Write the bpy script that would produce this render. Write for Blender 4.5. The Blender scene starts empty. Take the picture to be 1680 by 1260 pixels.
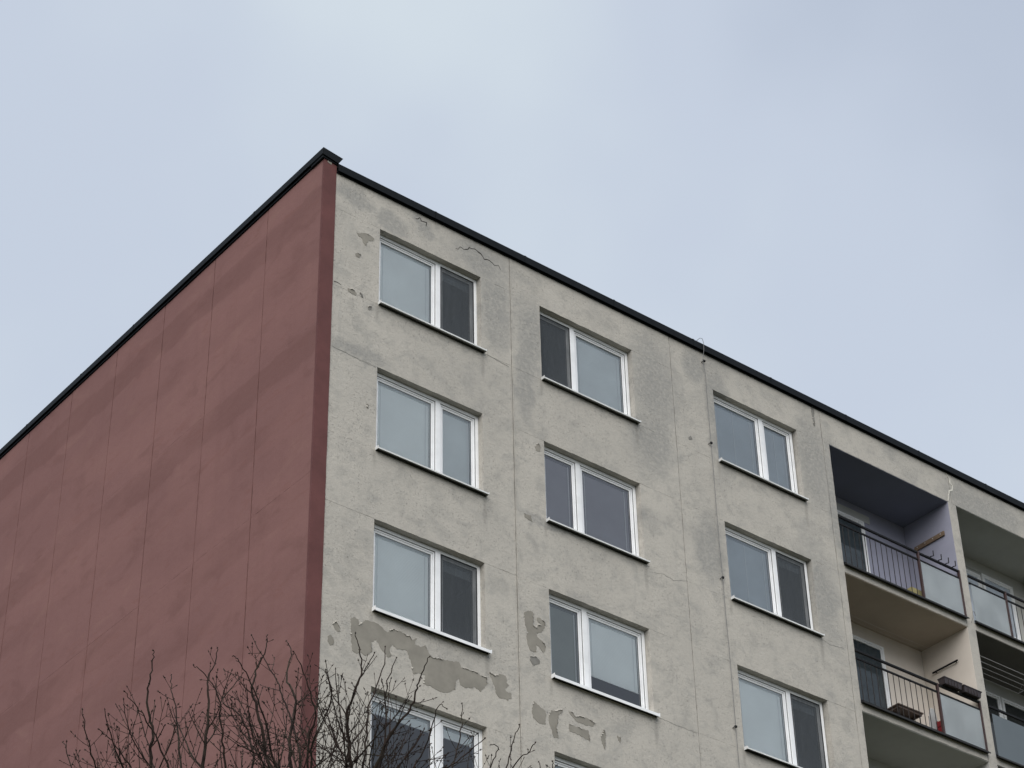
import bpy, bmesh, math, random
from mathutils import Vector, Matrix

SC = bpy.context.scene
COL = SC.collection
R = math.radians

# ---------------------------------------------------------------- camera
cam_d = bpy.data.cameras.new('camera')
cam = bpy.data.objects.new('camera', cam_d)
COL.objects.link(cam)
cam_d.sensor_width = 36.0
cam_d.lens = 3717.19 / 1680.0 * 36.0
cam_d.clip_start = 0.1
cam_d.clip_end = 6000
_yaw, _pitch, _roll = 0.68870, 0.63070, -0.02390
_f = Vector((math.sin(_yaw)*math.cos(_pitch), math.cos(_yaw)*math.cos(_pitch), math.sin(_pitch)))
_r = Vector((math.cos(_yaw), -math.sin(_yaw), 0))
_u = _r.cross(_f)
_r2 = math.cos(_roll)*_r + math.sin(_roll)*_u
_u2 = -math.sin(_roll)*_r + math.cos(_roll)*_u
_m = Matrix((( _r2.x, _u2.x, -_f.x, -15.453), (_r2.y, _u2.y, -_f.y, -23.1414), (_r2.z, _u2.z, -_f.z, 1.6033), (0, 0, 0, 1)))
cam.matrix_world = _m
SC.camera = cam
SC.render.resolution_x, SC.render.resolution_y = 1024, 768

# ---------------------------------------------------------------- sky, sun, exposure
SUN_DIR = Vector((-0.62, -0.60, 0.75)).normalized()     # towards the hidden sun
EXPOSURE = 1.22
world = bpy.data.worlds.new('World'); SC.world = world
world.use_nodes = True
wn, wl = world.node_tree.nodes, world.node_tree.links
wn.clear()
w_out = wn.new('ShaderNodeOutputWorld')
w_bg = wn.new('ShaderNodeBackground'); w_bg.inputs['Strength'].default_value = 0.1
sky = wn.new('ShaderNodeTexSky'); sky.sky_type = 'NISHITA'; sky.sun_disc = False
sky.sun_elevation = math.asin(SUN_DIR.z)
sky.sun_rotation = math.atan2(SUN_DIR.x, SUN_DIR.y)
tc = wn.new('ShaderNodeTexCoord')
def w_noise(scale, detail, rough, off):
    mp = wn.new('ShaderNodeMapping'); mp.inputs['Location'].default_value = off
    wl.new(tc.outputs['Generated'], mp.inputs['Vector'])
    n = wn.new('ShaderNodeTexNoise'); n.inputs['Scale'].default_value = scale
    n.inputs['Detail'].default_value = detail; n.inputs['Roughness'].default_value = rough
    wl.new(mp.outputs['Vector'], n.inputs['Vector'])
    return n.outputs['Fac']
SKY_OFF = (6.37, 2.6, 0.7)
cloud_a = w_noise(2.6, 3.5, 0.42, SKY_OFF)
cloud_b = w_noise(7.0, 3.0, 0.5, (9.2, 1.1, 4.7))
w_ramp = wn.new('ShaderNodeValToRGB')
w_ramp.color_ramp.interpolation = 'EASE'
CS = 5.0 / 2 ** (EXPOSURE - 1.0)
for i, (p, c) in enumerate([(0.30, (0.492, 0.555, 0.668)), (0.52, (0.575, 0.640, 0.750)), (0.74, (0.665, 0.740, 0.805))]):
    e = w_ramp.color_ramp.elements[i] if i < 2 else w_ramp.color_ramp.elements.new(p)
    e.position = p; e.color = (c[0], c[1], c[2], 1)
w_mix0 = wn.new('ShaderNodeMath'); w_mix0.operation = 'MULTIPLY_ADD'
w_mix0.inputs[1].default_value = 0.28
wl.new(cloud_b, w_mix0.inputs[0])
w_sc = wn.new('ShaderNodeMath'); w_sc.operation = 'MULTIPLY_ADD'; w_sc.inputs[1].default_value = 0.95; w_sc.inputs[2].default_value = -0.115
wl.new(cloud_a, w_sc.inputs[0]); wl.new(w_sc.outputs[0], w_mix0.inputs[2])
wl.new(w_mix0.outputs[0], w_ramp.inputs['Fac'])
w_mul = wn.new('ShaderNodeMix'); w_mul.data_type = 'RGBA'; w_mul.blend_type = 'MULTIPLY'; w_mul.inputs['Factor'].default_value = 1.0
wl.new(w_ramp.outputs['Color'], w_mul.inputs['A']); w_mul.inputs['B'].default_value = (CS, CS, CS, 1)
w_mul.clamp_result = False
w_over = wn.new('ShaderNodeMix'); w_over.data_type = 'RGBA'; w_over.inputs['Factor'].default_value = 0.96   # cloud cover over the clear sky
wl.new(sky.outputs['Color'], w_over.inputs['A']); wl.new(w_mul.outputs['Result'], w_over.inputs['B'])
wl.new(w_over.outputs['Result'], w_bg.inputs['Color'])
wl.new(w_bg.outputs['Background'], w_out.inputs['Surface'])

sun_d = bpy.data.lights.new('sun', 'SUN'); sun_d.energy = 1.5; sun_d.angle = R(70); sun_d.color = (1.0, 0.96, 0.90)
sun = bpy.data.objects.new('sun', sun_d); COL.objects.link(sun)
sun.rotation_euler = (-SUN_DIR).to_track_quat('-Z', 'Y').to_euler()

vs = SC.view_settings
vs.view_transform = 'Standard'; vs.look = 'None'; vs.exposure = EXPOSURE; vs.gamma = 1.0; vs.use_curve_mapping = False
SC.render.engine = 'CYCLES'

random.seed(7)
PATCHES = [
[(0.434,25.115),(0.508,25.137),(0.613,25.190),(0.704,25.188),(0.780,25.163),(0.766,25.092),(0.676,25.062),(0.632,24.993),(0.613,24.929),(0.573,24.963),(0.541,25.042),(0.465,25.067)],
[(0.421,24.665),(0.474,24.707),(0.525,24.686),(0.491,24.621),(0.432,24.623)],
[(0.289,23.896),(0.391,23.926),(0.466,23.880),(0.461,23.837),(0.364,23.831),(0.305,23.848)],
[(0.524,23.923),(0.568,23.913),(0.585,23.845),(0.549,23.849)],
[(0.691,23.712),(0.764,23.768),(0.759,23.704),(0.707,23.658)],
[(0.519,18.002),(0.590,18.039),(0.649,18.022),(0.646,17.934),(0.738,18.016),(0.790,18.059),(0.898,18.071),(1.005,18.071),(1.101,18.003),(1.169,17.989),(1.263,18.077),(1.345,18.075),(1.454,18.074),(1.496,18.038),(1.551,18.069),(1.592,18.008),(1.688,18.071),(1.648,17.951),(1.772,17.955),(1.841,18.004),(1.902,17.911),(1.966,17.844),(2.147,17.879),(2.315,17.897),(2.456,17.931),(2.497,17.856),(2.596,17.864),(2.738,17.873),(2.852,17.846),(2.966,17.846),(2.979,17.761),(2.934,17.658),(2.848,17.567),(2.763,17.615),(2.593,17.547),(2.481,17.561),(2.468,17.670),(2.397,17.571),(2.383,17.454),(2.257,17.363),(2.118,17.326),(1.953,17.364),(1.816,17.369),(1.843,17.515),(1.706,17.507),(1.624,17.468),(1.582,17.653),(1.512,17.804),(1.322,17.778),(1.240,17.812),(1.201,17.712),(1.242,17.639),(1.176,17.579),(1.108,17.643),(1.039,17.695),(0.970,17.796),(0.891,17.744),(0.881,17.567),(0.790,17.475),(0.697,17.505),(0.632,17.458),(0.552,17.481),(0.534,17.647)],
[(3.028,17.948),(3.126,17.926),(3.218,17.990),(3.332,17.994),(3.353,17.940),(3.352,17.886),(3.404,17.850),(3.326,17.757),(3.341,17.735),(3.439,17.727),(3.445,17.649),(3.360,17.595),(3.195,17.589),(3.150,17.634),(3.123,17.758),(3.079,17.824)],
[(0.201,17.792),(0.264,17.863),(0.319,17.796),(0.340,17.716),(0.288,17.706),(0.242,17.744)],
[(0.130,17.570),(0.168,17.608),(0.229,17.580),(0.225,17.480),(0.174,17.438),(0.133,17.486)],
[(3.729,19.217),(3.806,19.284),(3.896,19.289),(3.908,19.172),(3.889,19.058),(3.948,19.025),(3.995,19.081),(4.056,19.102),(3.983,19.171),(3.985,19.226),(4.060,19.225),(4.134,19.184),(4.131,19.088),(4.052,18.980),(3.945,18.930),(3.973,18.873),(4.062,18.837),(4.120,18.790),(4.132,18.701),(4.085,18.632),(4.041,18.684),(3.953,18.734),(3.943,18.598),(3.829,18.586),(3.802,18.656),(3.761,18.774),(3.780,18.913),(3.738,19.033)],
[(3.826,18.480),(3.932,18.528),(4.005,18.487),(3.987,18.416),(3.881,18.354),(3.818,18.412)],
[(3.781,21.039),(3.921,21.059),(3.940,20.943),(3.856,20.954),(3.795,20.973)],
[(4.044,22.433),(4.111,22.521),(4.166,22.469),(4.154,22.388),(4.073,22.355)],
[(3.868,17.747),(3.942,17.706),(4.089,17.648),(4.102,17.588),(4.081,17.413),(3.931,17.405),(3.844,17.455),(3.827,17.566)],
[(4.162,17.594),(4.195,17.682),(4.318,17.721),(4.426,17.781),(4.408,17.723),(4.330,17.646),(4.325,17.541),(4.291,17.427),(4.329,17.258),(4.239,17.256),(4.199,17.372),(4.152,17.487)],
[(4.548,17.780),(4.624,17.791),(4.668,17.740),(4.838,17.780),(4.976,17.771),(5.067,17.747),(5.033,17.683),(4.893,17.653),(4.710,17.661),(4.636,17.703)],
[(4.554,17.573),(4.705,17.569),(4.935,17.575),(4.942,17.407),(4.821,17.435),(4.670,17.453),(4.548,17.455)],
[(5.181,17.559),(5.251,17.698),(5.276,17.601),(5.247,17.357),(5.190,17.444)],
[(5.514,17.674),(5.576,17.667),(5.561,17.570),(5.525,17.599)],
[(10.811,26.160),(10.888,26.141),(10.877,25.857),(10.871,25.722),(10.833,25.734),(10.826,25.974)],
[(7.551,24.099),(7.605,24.137),(7.640,24.094),(7.596,24.043),(7.553,24.045)],
[(0.704,21.838),(0.742,21.826),(0.734,21.765),(0.700,21.779)],
]
CRACKS = [
[(1.612,26.011),(1.656,26.024),(1.697,26.078),(1.729,26.021),(1.783,26.032),(1.833,26.042),(1.827,25.956)],
[(2.445,25.783),(2.503,25.802),(2.542,25.872),(2.623,25.852),(2.704,25.903),(2.737,25.953),(2.851,25.977),(2.981,25.942),(3.055,25.856),(3.160,25.888),(3.274,25.831),(3.357,25.879),(3.405,25.803)],
[(0.026,23.912),(0.098,23.926),(0.166,23.903)],
[(0.039,22.644),(0.268,22.632),(0.469,22.620),(0.672,22.609),(0.861,22.605)],
[(3.094,23.854),(3.380,23.828),(3.539,23.812)],
[(6.523,20.961),(6.743,20.998),(6.942,20.953),(7.257,21.068)],
[(6.399,18.265),(6.707,18.244),(6.969,18.244),(7.216,18.239)],
[(10.415,21.018),(10.608,20.983),(10.938,21.027)],
[(-0.002,24.314),(0.041,24.348)],
]
CAULK = [
[(14.434,26.155),(14.511,26.161),(14.558,26.093),(14.609,26.038),(14.593,25.957),(14.660,25.909),(14.622,25.794),(14.537,25.748),(14.485,25.592),(14.455,25.481)],
]
STAINS = [(0.42,25.83,0.27,0.18),(1.74,25.90,0.11,0.18),(3.00,25.79,0.53,0.29),(3.27,24.92,0.32,0.64),(3.99,24.55,0.24,0.77),(6.80,24.97,0.49,0.81),(6.70,23.63,0.44,0.58),(0.55,22.73,0.46,0.14),(15.26,25.61,0.78,0.38),(10.72,24.83,0.37,0.85),(7.85,21.92,0.29,0.56),(10.58,21.99,0.29,0.78),(11.19,24.08,0.20,1.24),(8.35,24.78,0.22,1.09),(16.18,25.75,0.50,0.31),(7.85,25.77,0.23,0.35),(1.09,25.66,0.31,0.15),(4.28,21.03,0.51,0.09),(3.86,23.73,0.16,0.75)]
LEADERS=[
[(-8.838,-11.365,8.127),(-8.915,-11.439,8.334),(-8.95,-11.5,8.473),(-9.02,-11.542,8.609),(-9.061,-11.604,8.747),(-9.08,-11.659,8.851),(-9.1,-11.696,8.927)],
[(-9.14,-11.317,8.058),(-9.27,-11.394,8.151),(-9.392,-11.486,8.256),(-9.518,-11.602,8.404)],
[(-9.128,-11.088,8.151),(-9.252,-11.026,8.304),(-9.302,-11.006,8.459),(-9.303,-10.956,8.515)],
[(-8.902,-11.4,8.094),(-9.098,-11.439,8.257),(-9.226,-11.469,8.335),(-9.328,-11.492,8.372)],
[(-9.068,-11.488,8.097),(-9.286,-11.657,8.167),(-9.5,-11.867,8.297)],
[(-8.532,-11.458,8.178),(-8.567,-11.524,8.403),(-8.621,-11.628,8.699),(-8.66,-11.658,8.854),(-8.642,-11.704,8.976),(-8.642,-11.73,9.084)],
[(-8.752,-11.526,8.088),(-8.906,-11.604,8.269),(-9.066,-11.661,8.413),(-9.187,-11.702,8.488),(-9.302,-11.736,8.545)],
[(-8.601,-11.342,8.204),(-8.652,-11.356,8.446),(-8.706,-11.375,8.69),(-8.761,-11.376,8.899),(-8.759,-11.351,9.012)],
[(-8.432,-11.67,8.124),(-8.546,-11.74,8.322),(-8.642,-11.826,8.519),(-8.71,-11.89,8.647),(-8.858,-11.905,8.77),(-8.916,-11.907,8.785)],
[(-8.143,-11.763,8.171),(-8.242,-11.791,8.349),(-8.366,-11.85,8.596),(-8.441,-11.88,8.738),(-8.461,-11.891,8.794),(-8.459,-11.95,8.904),(-8.451,-12.028,9.032),(-8.464,-12.05,9.095)],
[(-8.258,-11.538,8.226),(-8.243,-11.603,8.469),(-8.355,-11.603,8.726),(-8.456,-11.526,8.84),(-8.384,-11.573,8.981),(-8.339,-11.569,9.067)],
[(-8.179,-11.927,8.096),(-8.34,-12.0,8.278),(-8.495,-12.102,8.492),(-8.641,-12.171,8.635),(-8.771,-12.219,8.725),(-8.834,-12.252,8.729)],
[(-7.968,-11.69,8.25),(-8.031,-11.713,8.533),(-8.052,-11.794,8.854),(-8.113,-11.764,9.032),(-8.098,-11.787,9.214),(-8.111,-11.741,9.315)],
[(-7.89,-11.629,8.297),(-7.892,-11.629,8.564),(-7.952,-11.598,8.832),(-7.998,-11.535,9.03),(-8.051,-11.472,9.229),(-8.181,-11.405,9.489)],
[(-8.03,-11.971,8.122),(-8.142,-12.097,8.385),(-8.166,-12.214,8.527),(-8.23,-12.26,8.597),(-8.33,-12.316,8.717),(-8.451,-12.361,8.836)],
[(-8.069,-12.078,8.069),(-8.208,-12.234,8.266),(-8.246,-12.419,8.393),(-8.291,-12.579,8.483),(-8.416,-12.686,8.569)],
[(-7.769,-12.055,8.165),(-7.822,-12.123,8.34),(-7.916,-12.211,8.584),(-7.929,-12.293,8.724),(-7.93,-12.373,8.846),(-7.978,-12.422,8.967),(-8.037,-12.453,9.07)],
[(-7.755,-11.93,8.217),(-7.763,-12.013,8.491),(-7.822,-12.045,8.729),(-7.898,-12.0,8.861),(-7.942,-11.991,9.011)],
[(-7.621,-11.947,8.249),(-7.63,-12.018,8.574),(-7.636,-12.053,8.83),(-7.583,-12.113,9.052),(-7.573,-12.143,9.267)],
[(-7.791,-12.155,8.119),(-7.971,-12.295,8.443),(-8.032,-12.416,8.593),(-8.047,-12.56,8.725),(-8.049,-12.688,8.814)],
[(-7.706,-12.138,8.15),(-7.686,-12.371,8.477),(-7.635,-12.514,8.611),(-7.643,-12.603,8.726),(-7.653,-12.669,8.806),(-7.653,-12.748,8.893)],
[(-7.601,-12.058,8.212),(-7.588,-12.181,8.542),(-7.645,-12.265,8.873),(-7.618,-12.335,9.081)],
[(-7.502,-12.126,8.127),(-7.414,-12.305,8.388),(-7.381,-12.394,8.562),(-7.373,-12.469,8.735),(-7.308,-12.478,8.743)],
[(-7.436,-12.37,8.051),(-7.444,-12.544,8.196),(-7.39,-12.7,8.235),(-7.327,-12.907,8.335)],
[(-7.218,-12.279,8.192),(-7.155,-12.383,8.478),(-7.134,-12.418,8.696),(-7.124,-12.413,8.861)],
[(-7.013,-12.534,8.108),(-6.967,-12.674,8.32),(-6.967,-12.756,8.494),(-6.95,-12.803,8.591)],
[(-7.041,-12.632,8.019),(-7.039,-12.858,8.255),(-7.024,-12.985,8.308),(-7.038,-13.065,8.327)],
[(-6.766,-12.608,8.106),(-6.679,-12.67,8.349),(-6.643,-12.625,8.489)],
[(-7.146,-12.511,8.079),(-7.115,-12.701,8.295),(-7.116,-12.786,8.379),(-7.171,-12.78,8.391)],
[(-6.785,-12.817,8.02),(-6.837,-12.982,8.2),(-6.889,-13.059,8.24)]]
# ---------------------------------------------------------------- material helpers
class NT:
    def __init__(self, name):
        self.m = bpy.data.materials.new(name); self.m.use_nodes = True
        self.n = self.m.node_tree.nodes; self.l = self.m.node_tree.links
        self.n.clear()
        self.out = self.n.new('ShaderNodeOutputMaterial')
    def node(self, t, **kw):
        x = self.n.new(t)
        for k, v in kw.items(): setattr(x, k, v)
        return x
    def put(self, sock, v):
        if isinstance(v, bpy.types.NodeSocket): self.l.new(v, sock)
        else: sock.default_value = v
    def math(self, op, a, b=0.0, c=0.0, clamp=False):
        x = self.node('ShaderNodeMath', operation=op, use_clamp=clamp)
        for i, v in enumerate((a, b, c)): self.put(x.inputs[i], v)
        return x.outputs[0]
    def vmath(self, op, a, b=(0, 0, 0)):
        x = self.node('ShaderNodeVectorMath', operation=op)
        self.put(x.inputs[0], a); self.put(x.inputs[1], b)
        return x.outputs['Value'] if op == 'LENGTH' else x.outputs['Vector']
    def pos(self): return self.node('ShaderNodeNewGeometry').outputs['Position']
    def noise(self, vec, scale, detail=4.0, rough=0.55, dist=0.0):
        x = self.node('ShaderNodeTexNoise'); self.put(x.inputs['Vector'], vec)
        x.inputs['Scale'].default_value = scale; x.inputs['Detail'].default_value = detail
        x.inputs['Roughness'].default_value = rough; x.inputs['Distortion'].default_value = dist
        return x.outputs['Fac']
    def rng(self, v, a, b, c=0.0, d=1.0, smooth=True):
        x = self.node('ShaderNodeMapRange', interpolation_type='SMOOTHSTEP' if smooth else 'LINEAR')
        self.put(x.inputs['Value'], v)
        for k, q in zip(('From Min', 'From Max', 'To Min', 'To Max'), (a, b, c, d)): x.inputs[k].default_value = q
        return x.outputs['Result']
    def mix(self, fac, a, b, blend='MIX'):
        x = self.node('ShaderNodeMix', data_type='RGBA', blend_type=blend)
        self.put(x.inputs['Factor'], fac)
        self.put(x.inputs['A'], a if isinstance(a, bpy.types.NodeSocket) else tuple(a) + (1,))
        self.put(x.inputs['B'], b if isinstance(b, bpy.types.NodeSocket) else tuple(b) + (1,))
        return x.outputs['Result']
    def bump(self, h, strength, dist):
        x = self.node('ShaderNodeBump'); x.inputs['Strength'].default_value = strength; x.inputs['Distance'].default_value = dist
        self.put(x.inputs['Height'], h)
        return x.outputs['Normal']
    def principled(self, col, rough=0.8, normal=None, metal=0.0, spec=0.3):
        x = self.node('ShaderNodeBsdfPrincipled')
        self.put(x.inputs['Base Color'], col if isinstance(col, bpy.types.NodeSocket) else tuple(col) + (1,))
        self.put(x.inputs['Roughness'], rough); x.inputs['Metallic'].default_value = metal
        x.inputs['Specular IOR Level'].default_value = spec
        if normal is not None: self.l.new(normal, x.inputs['Normal'])
        self.l.new(x.outputs[0], self.out.inputs['Surface'])
        return x

def simple(name, col, rough=0.6, var=0.15, scale=6.0, metal=0.0, spec=0.3, bump=0.0, bscale=60.0):
    t = NT(name); p = t.pos()
    n = t.noise(p, scale, 5.0, 0.6)
    k = t.rng(n, 0.25, 0.75, 1 - var, 1 + var, False)
    c = t.vmath('MULTIPLY', tuple(col), t.node('ShaderNodeCombineXYZ').outputs[0])
    comb = t.n[-1] if False else c.node.inputs[1].links[0].from_node
    for i in range(3): t.l.new(k, comb.inputs[i])
    nm = t.bump(t.noise(p, bscale, 3.0), bump, 0.004) if bump else None
    t.principled(c, rough, nm, metal, spec)
    return t.m

DRIPS = []
for _c, (_a, _b) in enumerate(((0.893, 2.969), (4.240, 6.321), (8.257, 10.355))):
    for _r in range(4):
        _z = 25.426 - 2.8*_r - 1.57
        DRIPS += [(_b + 0.02, _z - 0.26, 0.055, 0.34), (_a - 0.02, _z - 0.14, 0.045, 0.22)]
def mat_plaster():
    t = NT('weathered_grey_render'); p = t.pos()
    big = t.noise(p, 0.55, 5.0, 0.55, 0.4)
    mid = t.noise(p, 3.2, 6.0, 0.6, 0.3)
    sm = t.noise(p, 14.0, 5.0, 0.6)
    fine = t.noise(p, 75.0, 4.0, 0.65)
    c = t.mix(t.rng(big, 0.32, 0.68), PL_A, PL_B)
    c = t.mix(t.math('MULTIPLY', t.rng(mid, 0.48, 0.70), 0.55), c, PL_C)
    c = t.mix(t.math('MULTIPLY', t.rng(mid, 0.44, 0.26), 0.35), c, PL_L)
    # trowel smears: stretched noise
    st = t.noise(t.vmath('MULTIPLY', p, (1.0, 1.0, 1.5)), 2.1, 8.0, 0.68, 0.6)
    c = t.mix(t.math('MULTIPLY', t.rng(st, 0.50, 0.68), 0.50), c, PL_D)
    # rain streaks
    rs = t.noise(t.vmath('MULTIPLY', p, (9.0, 1.0, 0.55)), 1.0, 4.0, 0.6)
    c = t.mix(t.math('MULTIPLY', t.rng(rs, 0.55, 0.75), 0.28), c, PL_D)
    # damp / patched areas with their own outlines
    w = t.node('ShaderNodeTexNoise'); w.inputs['Scale'].default_value = 2.3; w.inputs['Detail'].default_value = 5.0
    w.inputs['Roughness'].default_value = 0.6; t.l.new(p, w.inputs['Vector'])
    wv = t.vmath('MULTIPLY', t.vmath('SUBTRACT', w.outputs['Color'], (0.5, 0.5, 0.5)), (0.75, 0, 0.75))
    q = t.vmath('ADD', p, wv)
    acc = None
    for (cx, cz, rx, rz) in STAINS:
        d = t.vmath('LENGTH', t.vmath('MULTIPLY', t.vmath('SUBTRACT', q, (cx, 0, cz)), (0.87/rx, 0, 0.87/rz)))
        m = t.rng(d, 1.50, 0.50)
        acc = m if acc is None else t.math('MAXIMUM', acc, m)
    lowm = t.math('MULTIPLY', t.rng(t.noise(p, 0.8, 5.0, 0.6, 0.5), 0.56, 0.70), 0.6)
    acc = t.math('MAXIMUM', acc, lowm)
    acc = t.math('MULTIPLY', acc, t.rng(sm, 0.3, 0.6, 0.45, 1.0))
    c = t.mix(t.math('MULTIPLY', acc, 0.76), c, PL_S)
    # drips below the ends of the sills
    acc2 = None
    q2 = t.vmath('ADD', p, t.vmath('MULTIPLY', wv, (0.10, 0, 0.35)))
    for (cx, cz, rx, rz) in DRIPS:
        d = t.vmath('LENGTH', t.vmath('MULTIPLY', t.vmath('SUBTRACT', q2, (cx, 0, cz)), (1/rx, 0, 1/rz)))
        m = t.rng(d, 1.2, 0.2)
        acc2 = m if acc2 is None else t.math('MAXIMUM', acc2, m)
    c = t.mix(t.math('MULTIPLY', acc2, 0.42), c, (0.20, 0.19, 0.17))
    # dark grain pits, clustered
    sp = t.math('MULTIPLY', t.rng(t.noise(p, 26.0, 6.0, 0.75), 0.55, 0.66), t.rng(t.noise(p, 1.4, 4.0, 0.6), 0.36, 0.60, 0.15, 1.0))
    c = t.mix(t.math('MULTIPLY', sp, 0.62), c, (0.17, 0.155, 0.145))
    c = t.mix(t.rng(fine, 0.3, 0.7, 0.0, 0.55, False), c, PL_C)
    pits = t.rng(t.noise(p, 55.0, 3.0, 0.6), 0.64, 0.72)
    c = t.mix(t.math('MULTIPLY', pits, 0.6), c, (0.17, 0.165, 0.15))
    h = t.math('ADD', t.math('MULTIPLY', fine, 0.5), t.math('MULTIPLY', sm, 1.0))
    h = t.math('SUBTRACT', h, t.math('MULTIPLY', sp, 0.6))
    t.principled(c, 0.92, t.bump(h, 0.6, 0.016), spec=0.15)
    return t.m

def mat_gable():
    t = NT('faded_red_paint'); p = t.pos()
    oi = t.node('ShaderNodeObjectInfo').outputs['Random']
    big = t.noise(t.vmath('MULTIPLY', p, (1, 0.5, 1.1)), 0.55, 4.0, 0.55, 0.5)
    mid = t.noise(t.vmath('MULTIPLY', p, (1, 0.8, 1.7)), 1.3, 6.0, 0.6, 0.6)
    fine = t.noise(p, 60.0, 4.0, 0.65)
    c = t.mix(t.rng(big, 0.33, 0.67), RD_A, RD_B)
    c = t.mix(t.math('MULTIPLY', t.rng(mid, 0.52, 0.70), 0.42), c, RD_C)
    c = t.mix(t.math('MULTIPLY', t.rng(mid, 0.45, 0.28), 0.45), c, RD_D)
    br = t.noise(t.vmath('MULTIPLY', p, (1, 0.6, 2.6)), 2.2, 6.0, 0.62, 1.0)
    c = t.mix(t.math('MULTIPLY', t.rng(br, 0.55, 0.70), 0.35), c, RD_E)
    c = t.mix(t.math('MULTIPLY', t.math('SUBTRACT', oi, 0.5), 0.20), c, RD_C)
    rs = t.noise(t.vmath('MULTIPLY', p, (1, 3.2, 0.16)), 1.5, 5.0, 0.6, 0.3)
    c = t.mix(t.math('MULTIPLY', t.rng(rs, 0.52, 0.70), 0.12), c, RD_C)
    c = t.mix(t.math('MULTIPLY', t.rng(rs, 0.46, 0.30), 0.08), c, RD_D)
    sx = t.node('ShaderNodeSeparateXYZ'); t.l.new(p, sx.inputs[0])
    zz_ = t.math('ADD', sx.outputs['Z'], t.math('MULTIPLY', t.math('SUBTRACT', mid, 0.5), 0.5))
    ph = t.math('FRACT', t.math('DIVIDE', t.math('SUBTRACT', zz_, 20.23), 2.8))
    bandm = t.math('MAXIMUM', t.math('MULTIPLY', t.rng(ph, 0.76, 0.80), t.rng(ph, 0.995, 0.97)), t.math('MULTIPLY', t.rng(ph, 0.42, 0.46), t.math('MULTIPLY', t.rng(ph, 0.62, 0.50), 0.5)))  # band stains at the horizontal joints, joint shadow painted into the red
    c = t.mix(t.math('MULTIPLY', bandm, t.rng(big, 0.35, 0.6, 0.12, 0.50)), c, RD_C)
    sp = t.rng(t.noise(p, 22.0, 6.0, 0.72), 0.58, 0.70)
    c = t.mix(t.math('MULTIPLY', sp, 0.30), c, RD_C)
    c = t.mix(t.rng(fine, 0.2, 0.8, 0.0, 0.22, False), c, RD_C)
    h = t.math('ADD', t.math('MULTIPLY', fine, 0.5), t.math('ADD', t.math('MULTIPLY', t.noise(p, 9.0, 5.0, 0.6), 1.0), t.math('MULTIPLY', mid, 0.5)))
    t.principled(c, 0.85, t.bump(h, 0.35, 0.012), spec=0.2)
    return t.m

def mat_glass(name, k):
    t = NT(name)
    fr = t.node('ShaderNodeFresnel'); fr.inputs['IOR'].default_value = 1.5
    p = t.pos()
    nm = t.bump(t.noise(p, 1.6, 2.0), 0.12, 0.01)
    t.l.new(nm, fr.inputs['Normal'])
    tr = t.node('ShaderNodeBsdfTransparent'); tr.inputs['Color'].default_value = (0.96, 0.98, 0.985, 1)
    gl = t.node('ShaderNodeBsdfGlossy'); gl.inputs['Roughness'].default_value = 0.015; t.l.new(nm, gl.inputs['Normal'])
    ms = t.node('ShaderNodeMixShader')
    t.put(ms.inputs[0], t.math('MULTIPLY', fr.outputs[0], k, clamp=True))
    t.l.new(tr.outputs[0], ms.inputs[1]); t.l.new(gl.outputs[0], ms.inputs[2])
    t.l.new(ms.outputs[0], t.out.inputs['Surface'])
    return t.m

def mat_screen():
    t = NT('insect_mesh')
    tr = t.node('ShaderNodeBsdfTransparent')
    df = t.node('ShaderNodeBsdfDiffuse'); df.inputs['Color'].default_value = (0.072, 0.080, 0.087, 1)
    n = t.noise(t.vmath('MULTIPLY', t.pos(), (3, 3, 0.6)), 4.0, 4.0, 0.6)
    ms = t.node('ShaderNodeMixShader'); t.put(ms.inputs[0], t.rng(n, 0.3, 0.7, 0.58, 0.72))
    t.l.new(tr.outputs[0], ms.inputs[1]); t.l.new(df.outputs[0], ms.inputs[2])
    t.l.new(ms.outputs[0], t.out.inputs['Surface'])
    return t.m

def mat_milky(name, col, see):
    t = NT(name)
    df = t.node('ShaderNodeBsdfDiffuse'); df.inputs['Color'].default_value = col + (1,)
    tl = t.node('ShaderNodeBsdfTranslucent'); tl.inputs['Color'].default_value = col + (1,)
    rf = t.node('ShaderNodeBsdfRefraction'); rf.inputs['Roughness'].default_value = 0.45; rf.inputs['IOR'].default_value = 1.03
    rf.inputs['Color'].default_value = (0.9, 0.95, 0.95, 1)
    gl = t.node('ShaderNodeBsdfGlossy'); gl.inputs['Roughness'].default_value = 0.08
    n = t.noise(t.pos(), 1.8, 4.0, 0.6)
    m1 = t.node('ShaderNodeMixShader'); t.put(m1.inputs[0], t.rng(n, 0.3, 0.7, 0.35, 0.55)); t.l.new(df.outputs[0], m1.inputs[1]); t.l.new(tl.outputs[0], m1.inputs[2])
    m2 = t.node('ShaderNodeMixShader'); m2.inputs[0].default_value = see; t.l.new(m1.outputs[0], m2.inputs[1]); t.l.new(rf.outputs[0], m2.inputs[2])
    fr = t.node('ShaderNodeFresnel'); fr.inputs['IOR'].default_value = 1.45
    m3 = t.node('ShaderNodeMixShader'); t.l.new(fr.outputs[0], m3.inputs[0]); t.l.new(m2.outputs[0], m3.inputs[1]); t.l.new(gl.outputs[0], m3.inputs[2])
    t.l.new(m3.outputs[0], t.out.inputs['Surface'])
    return t.m

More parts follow.
